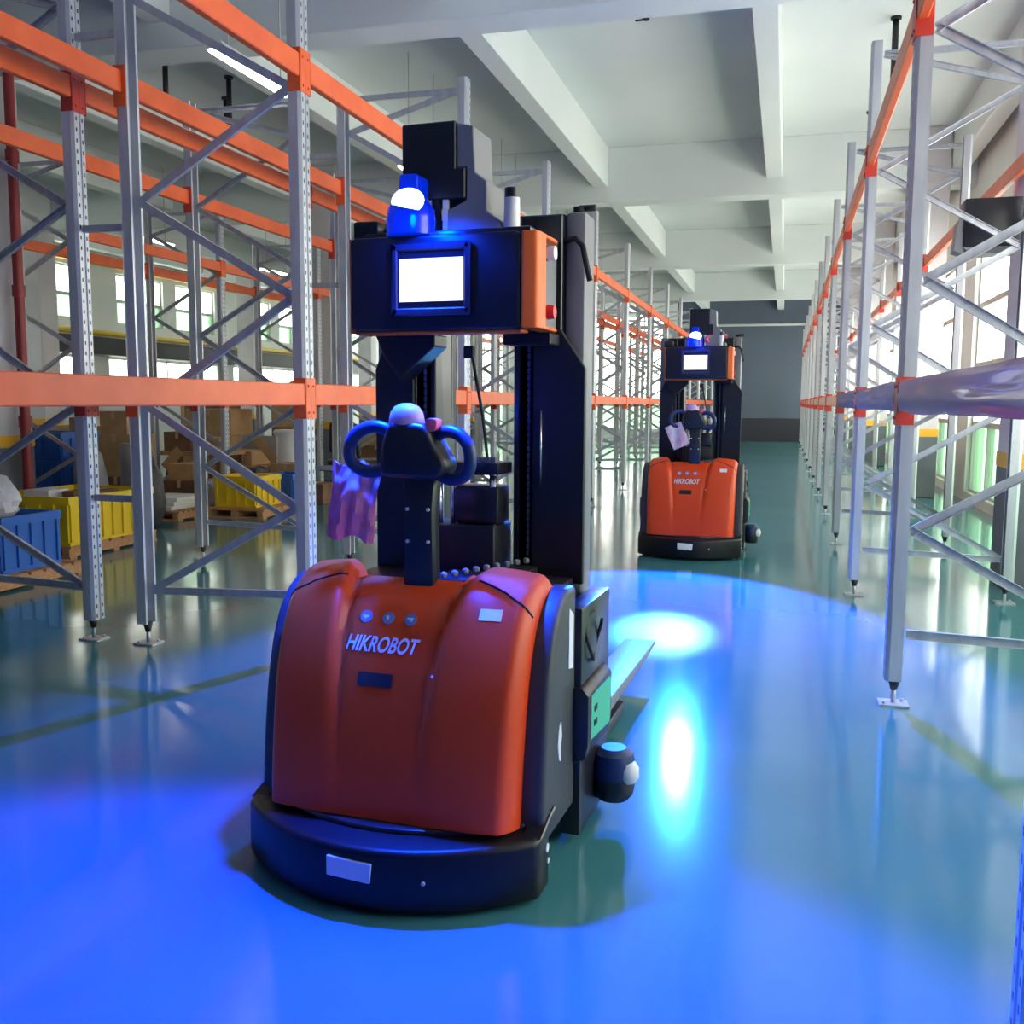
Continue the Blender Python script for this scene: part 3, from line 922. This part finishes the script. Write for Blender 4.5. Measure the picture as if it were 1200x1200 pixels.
tgo.location = (-.84 - .23, 9.36 + .43, 1.29); tgo.rotation_euler = (0, -.42, 0)
tag(tgo, 'pale pink paper sheet hanging from the distant forklift tiller', 'paper')


# ------------------------------------------------------------------ ceiling fittings
def batten(x, y, n):
    t = thing('batten_light', n, 'ceiling light', (x, y, 4.4), 0, 'hanging fluorescent battens')
    MB().prism([(-.09, .0), (.09, .0), (.05, .06), (-.05, .06)], 'y', 0, 1.3).build('reflector', M['white'], t)
    B(-.07, .07, .01, 1.29, -.022, -.001).build('diffuser', M['lampwhite'], t, label='pale lit diffuser')
    for yy_ in (.2, 1.1): MB().cyl((0, yy_, .06), (0, yy_, ZC - 4.4), .006, None, 6).build('hanger', M['frame_grey'], t)


NTH = ['first', 'second', 'third', 'fourth', 'fifth', 'sixth', 'seventh']
for k in range(7):
    batten(-4.65, 7.5 + k * 4.15, NTH[k] + ' hanging batten light along the left racks, counted from the camera')
for k in range(6):
    batten(-11.2, 10.5 + k * 4.6, NTH[k] + ' hanging batten light over the far left storage, counted from the camera')


def drop_pipe(x, y, L, lab):
    t = MB().cyl((0, 0, -L), (0, 0, 0), .035, None, 8)
    t.cyl((0, 0, -.03), (0, 0, 0), .06, None, 10)
    t.cyl((0, 0, -L - .05), (0, 0, -L), .02, .05, 8)
    o = t.build('sprinkler_pipe', M['pipe_black'], loc=(x, y, ZC)); tag(o, lab, 'pipe', 'sprinkler drop pipes')


for x, y, L, lab in ((-7.75, 11.33, .55, 'short black drop pipe under the ceiling, leftmost of the row above the left racks'),
                     (-7.85, 12.9, .6, 'short black drop pipe under the ceiling beside the hanging batten'),
                     (-7.31, 12.1, .6, 'short black drop pipe, rightmost of three above the left racks'),
                     (1.04, 12.2, .9, 'black drop pipe under the ceiling above the right rack, nearer one'),
                     (1.06, 15.9, .9, 'black drop pipe under the ceiling above the right rack, farther one')):
    drop_pipe(x, y, L, lab)
mm = MB().cyl((0, 0, -.03), (0, 0, 0), .04, None, 8); mm.box(-.12, .0, -.01, .01, -.035, -.02)
tag(mm.build('ceiling_hook', M['pipe_black'], loc=(-1.66, 11.5, ZC)), 'tiny dark hook on the ceiling above the aisle', 'hook')

# fire riser beside the left column
t = thing('fire_pipe', 'dark red fire riser pipe beside the left white column', 'pipe', (-7.98, 8.9, 0))
MB().cyl((0, 0, 0), (0, 0, 4.9), .055, None, 12).build('riser', M['pipe_red'], t)
for z in (1.2, 2.6, 4.0): MB().cyl((0, 0, z), (0, 0, z + .12), .07, None, 12).build('coupling', M['pipe_red'], t)
# yellow pipes along the far left wall
for z, lab in ((4.95, 'upper yellow pipe running along the far left wall'), (3.2, 'lower yellow pipe running along the far left wall')):
    o = MB().tube([(XL + .12, 9, z), (XL + .12, 38, z)], .07, 8).build('yellow_pipe', M['pipe_yellow']); tag(o, lab, 'pipe', 'yellow wall pipes')
o = B(XL, XL + .7, 9.5, 39.0, 2.62, 3.05).build('ventilation_duct', M['dark_duct'], bevel=.02); tag(o, 'long dark duct along the far left wall above the strip windows', 'duct')

# black box fixed to the right rack
t = thing('speaker_box', 'black box hung at the back of the right rack before the column', 'speaker', (1.45, 8.30, 2.68))
B(-.20, .20, -.10, .12, 0, .36).build('cabinet', M['black'], t, bevel=.012)
MB().prism([(-.20, 0), (.20, 0), (.17, -.05), (-.14, -.05)], 'y', -.10, .12).build('underside', M['mgrey'], t)
MB().prism([(-.26, -.02), (-.19, -.05), (-.19, .24), (-.24, .20)], 'y', -.08, .10).build('bracket', M['mgrey'], t, label='grey mounting bracket')
MB().bar((.2, -.05, .18), (.255, -.2, .18), .03, .05).build('arm', M['mgrey'], t)


# ------------------------------------------------------------------ stored goods at the left
def crate(loc, sx, sy, h, mat, label, rz=0, group='plastic crates'):
    m = MB(); t = .02
    m.box(0, sx, 0, sy, 0, .02)
    for a in ((0, t, 0, sy), (sx - t, sx, 0, sy), (0, sx, 0, t), (0, sx, sy - t, sy)): m.box(*a, 0, h)
    for z0, z1, e in ((h - .07, h, .022), (0, .03, .012)):
        m.box(-e, sx + e, -e, 0, z0, z1); m.box(-e, sx + e, sy, sy + e, z0, z1)
        m.box(-e, 0, 0, sy, z0, z1); m.box(sx, sx + e, 0, sy, z0, z1)
    n = max(3, int(sx / .14)); k = max(3, int(sy / .14))
    rx = B(0, .03, -.01, .01, .03, h - .07).mesh('rib', [mat]); ry = B(-.01, .01, 0, .03, .03, h - .07).mesh('rib', [mat])
    o = thing('crate', label, 'crate', loc, rz, group)
    m.build('crate_body', mat, o)
    for i in range(n + 1):
        for y in (-.0105, sy + .0105): link('rib', rx, o, ((sx - .03) * i / n, y, 0))
    for i in range(k + 1):
        for x in (-.0105, sx + .0105): link('rib', ry, o, (x, (sy - .03) * i / k, 0))
    return o


def carton(loc, sx, sy, h, label, mat='card', rz=0, open_=False):
    o = thing('cardboard_box', label, 'box', loc, rz, 'cardboard boxes')
    B(0, sx, 0, sy, 0, h).build('carton', M[mat], o, bevel=.006, seg=1)
    tp = MB().box(sx / 2 - .025, sx / 2 + .025, -.0015, sy + .0015, h - .10, h + .0015) if not open_ else None
    if tp: tp.build('tape', M['tape'], o)
    if open_:
        f = MB(); f.bar((0, sy / 2, h), (-.10, sy / 2, h + .10), sy, .004, (0, 1, 0)); f.bar((sx, sy / 2, h), (sx + .10, sy / 2, h + .09), sy, .004, (0, 1, 0))
        f.build('flap', M[mat], o)
    return o


def pallet(loc, sx, sy, label, rz=0):
    o = thing('pallet', label, 'pallet', loc, rz, 'wooden pallets')
    n = 7
    w = sy / n
    pm = B(0, sx, .01, w - .025, .10, .122).mesh('plank', [M['wood']])
    for i in range(n): link('plank', pm, o, (0, i * w, 0))
    sm_ = B(-.04, .04, 0, sy - .02, .022, .10).mesh('stringer', [M['wood']])
    for x in (.05, sx / 2, sx - .05): link('stringer', sm_, o, (x, 0, 0))
    bm_ = B(0, sx, 0, .09, 0, .022).mesh('base_plank', [M['wood']])
    for y in (.0, sy / 2 - .05, sy - .11): link('base_plank', bm_, o, (0, y, 0))
    return o


def sack(loc, sx, sy, h, mat, label, seed):
    m = MB(); m.smooth = True; nu, nv = 20, 14; vs = []
    for j in range(nv + 1):
        ph = PI * j / nv
        for i in range(nu):
            th = 2 * PI * i / nu
            d = Vector((math.cos(th) * math.sin(ph), math.sin(th) * math.sin(ph), -math.cos(ph)))
            k = 1 + .28 * noise.noise(d * 1.7 + Vector((seed, 0, 0))) + .10 * noise.noise(d * 5 + Vector((0, seed, 0)))
            z = max(-.82, d.z) if d.z < 0 else d.z
            vs.append((d.x * k * sx / 2, d.y * k * sy / 2, (z * k if d.z > 0 else z) * h / 2 + h * .41))
    m.add(vs, [(j * nu + i, j * nu + (i + 1) % nu, (j + 1) * nu + (i + 1) % nu, (j + 1) * nu + i) for j in range(nv) for i in range(nu)])
    o = m.build('sack', mat, loc=loc); tag(o, label, 'bag')
    return o


def block(name, loc, sx, sy, h, mat, label, cat, rz=0, bev=.012):
    o = B(0, sx, 0, sy, 0, h).build(name, mat, bevel=bev, loc=loc, rot=(0, 0, rz)); tag(o, label, cat); return o


# front pile around the yellow bin
pallet((-7.35, 5.95, 0), 1.55, 1.15, 'wooden pallet on the floor at the left edge under blue crates')
pallet((-7.6, 7.68, 0), 1.15, 1.35, 'wooden pallet under the large yellow bin')
crate((-6.86, 6.28, .124), .95, .62, .45, M['crate_blue'], 'lower blue crate at the left edge on the front pallet, under a white sack')
crate((-7.45, 7.72, .124), .97, 1.25, .46, M['crate_yellow'], 'large yellow bin on a pallet beside the perforated post')
sack((-6.42, 6.6, .50), .70, .52, .42, M['bag_white'], 'crumpled white sack lying on the blue crate', 3.1)
block('foam_block', (-7.33, 8.1, .145), .30, .30, .46, M['foam'], 'white foam block sticking out of the yellow bin', 'foam block')
carton((-7.0, 8.25, .145), .34, .45, .44, 'low brown carton inside the yellow bin', 'card_dark')
# second line
pallet((-9.35, 9.4, 0), 1.3, .95, 'wooden pallet carrying blue crates below the far rack')
for k in range(3):
    crate((-8.80, 9.55, .124 + k * .335), .72, .62, .33, M['crate_blue'], ['bottom', 'middle', 'top'][k] + ' blue crate of the stack near the fire riser', group='stacked blue crates')
sack((-7.78, 9.66, .0), .36, .4, 1.05, M['clear_wrap'], 'upright clear plastic wrapped bundle between the blue stack and the post', 5.2)
dr = MB().lathe([(.15, 0), (.165, .03), (.16, .25), (.165, .3), (.16, .33), (.165, .6), (.16, .63), (.165, .93), (.15, .98)], (0, 0, 0), 20)
tag(dr.build('drum', M['grey_barrel'], loc=(-7.62, 10.25, .0)), 'ribbed grey drum standing behind the yellow bin', 'drum')
sack((-7.28, 10.05, 0), .34, .36, .98, M['bag_dark'], 'tall dark rubbish sack beside the grey drum', 8.8)
block('panel_board', (-8.75, 10.5, 0), .2, .05, 1.28, M['card'], 'tall brown board leaning upright behind the blue crates', 'board', bev=.003)
for k, (z, h, mat_) in enumerate(((0, .5, 'card_dark'), (.504, .55, 'card'), (1.058, .3, 'card'))):
    carton((-8.75 + .05 * k, 10.95, z), .62 - .1 * k, .5, h, ['bottom', 'middle', 'top'][k] + ' carton of the brown stack behind the grey drum', mat_)
# third group behind the second left post pair
pallet((-7.98, 10.55, 0), .75, .75, 'wooden pallet with white sheets on it behind the double post')
for k in range(3):
    block('foam_sheet', (-7.92 + .03 * k, 10.6 + .02 * k, .124 + k * .055), .55, .6, .05, M['foam'], ['lowest', 'middle', 'topmost'][k] + ' white foam sheet of the pile on the pallet', 'foam sheet', bev=.005)
o = thing('work_table', 'dark wooden work table loaded with parts behind the double post', 'table', (-9.0, 12.5, 0))
B(0, 1.15, 0, .7, .70, .76).build('tabletop', M['wood'], o, bevel=.006, seg=1)
for x in (.05, 1.1):
    for y in (.05, .65): B(x - .03, x + .03, y - .03, y + .03, 0, .70).build('leg', M['card_dark'], o)
carton((-8.85, 12.6, .76), .45, .4, .28, 'dark carton on the work table', 'card_dark')
carton((-8.3, 12.65, .76), .35, .35, .2, 'light carton on the work table', 'card')
carton((-8.85, 12.62, 0), .9, .46, .46, 'wide dark carton under the work table', 'card_dark')
pallet((-7.19, 11.05, 0), .85, 1.15, 'wooden pallet under the small yellow bin')
crate((-7.14, 11.25, .124), .58, .62, .40, M['crate_yellow'], 'small yellow bin standing between two left rack posts')
crate((-7.02, 12.3, 0), .42, .55, .48, M['crate_blue'], 'small blue crate right of the small yellow bin')
carton((-8.55, 13.1, 0), .9, .7, .52, 'broad brown carton behind the small yellow bin', 'card')
carton((-8.45, 13.2, .524), .7, .55, .22, 'flat open carton on top of the broad brown carton', 'card', open_=True)
carton((-7.55, 13.4, 0), .5, .5, .55, 'upright brown carton behind the small blue crate', 'card')
for k in range(3):
    carton((-9.9 + .05 * k, 14.6, k * .455), .85, .7, .45, ['bottom', 'middle', 'top'][k] + ' carton of the pale stack in the far storage', 'card')
bk = MB().lathe([(.0, 0), (.17, 0), (.20, .5), (.215, .5), (.215, .53), (.19, .56), (.0, .57)], (0, 0, 0), 20)
block('wooden_box', (-8.2, 14.3, 0), .6, .6, .47, M['wood'], 'plain wooden box under the white bucket', 'box')
tag(bk.build('bucket', M['white'], loc=(-7.92, 14.6, .47)), 'white round bucket beside the aisle post', 'bucket')


def chair(loc, rz, label):
    o = thing('office_chair', label, 'chair', loc, rz, 'black office chairs')
    MB().prism(rnd_poly([(-.24, .62), (.24, .62), (.22, 1.16), (-.22, 1.16)], .08), 'y', .2, .26).build('backrest', M['black'], o, bevel=.015)
    MB().prism(rnd_poly([(-.25, -.24), (.25, -.24), (.25, .24), (-.25, .24)], .08), 'z', .44, .52).build('seat', M['black'], o, bevel=.02)
    MB().cyl((0, 0, .08), (0, 0, .44), .025, None, 10).build('gas_post', M['satin'], o)
    MB().bar((0, .15, .46), (0, .24, .70), .05, .02).build('back_bracket', M['satin'], o)
    for k in range(5):
        a = 2 * PI * k / 5
        p = (.28 * math.cos(a), .28 * math.sin(a), .07)
        MB().bar((0, 0, .09), p, .04, .03).build('leg', M['satin'], o)
        MB().cyl((p[0], p[1] - .02, .03), (p[0], p[1] + .02, .03), .03, None, 10).build('caster', M['rubber'], o)


chair((-7.2, 15.2, 0), .4, 'black office chair left standing beyond the aisle post')
chair((-6.55, 13.7, 0), -.6, 'black office chair nearer the floor aisle behind the pink bag')
# goods farther back along the left
rr = random.Random(3)
far = [(-12.0, 14.0), (-13.2, 15.2), (-11.4, 16.6), (-14.2, 17.0), (-12.6, 18.6), (-10.6, 18.9), (-13.8, 20.5), (-11.6, 21.2), (-15.2, 22.4), (-12.9, 23.5), (-10.4, 22.8)]
far.sort(key=lambda p: math.hypot(*p))
ORD = ['nearest', 'second nearest', 'third nearest', 'fourth nearest', 'fifth nearest', 'sixth nearest', 'seventh nearest', 'eighth nearest', 'third farthest', 'second farthest', 'farthest']
for k, (x, y) in enumerate(far):
    z = 0; n = rr.choice((2, 2, 3))
    for j in range(n):
        h = rr.uniform(.4, .62); mt_ = rr.choice(('card', 'card_dark', 'card'))
        o = carton((x, y, z), rr.uniform(.8, 1.1), rr.uniform(.7, .9), h,
                   '%s %s carton of the %s stack in the far left storage' % ('bottom' if j == 0 else 'top' if j == n - 1 else 'middle', 'dark brown' if mt_ == 'card_dark' else 'brown', ORD[k]), mt_)
        o['group'] = 'cartons in the far left storage'
        z += h + .005
# odds and ends between the posts
carton((-8.15, 11.55, 0), .5, .5, .42, 'dark carton standing behind the pallet of white foam sheets', 'card_dark')
carton((-8.1, 11.6, .424), .4, .36, .22, 'small open carton on the dark carton behind the foam sheets', 'card', open_=True)
sack((-7.44, 12.85, 0), .38, .38, .62, M['bag_dark'], 'black sack slumped behind the pallet of the small yellow bin', 2.2)
sack((-7.42, 11.62, 0), .28, .28, .5, M['bag_white'], 'small pale sack between the foam sheets and the yellow bin', 6.4)
carton((-6.95, 11.3, .146), .26, .4, .36, 'thin brown carton standing inside the small yellow bin', 'card')
carton((-6.9, 12.95, 0), .45, .4, .3, 'low brown carton behind the small blue crate', 'card_dark')
block('panel_board', (-8.35, 13.95, 0), .6, .06, .95, M['grey_barrel'], 'grey board standing upright behind the broad brown carton', 'board', bev=.004)
sack((-9.2, 10.9, 0), .5, .5, .8, M['bag_dark'], 'dark sack behind the brown carton stack', 4.9)
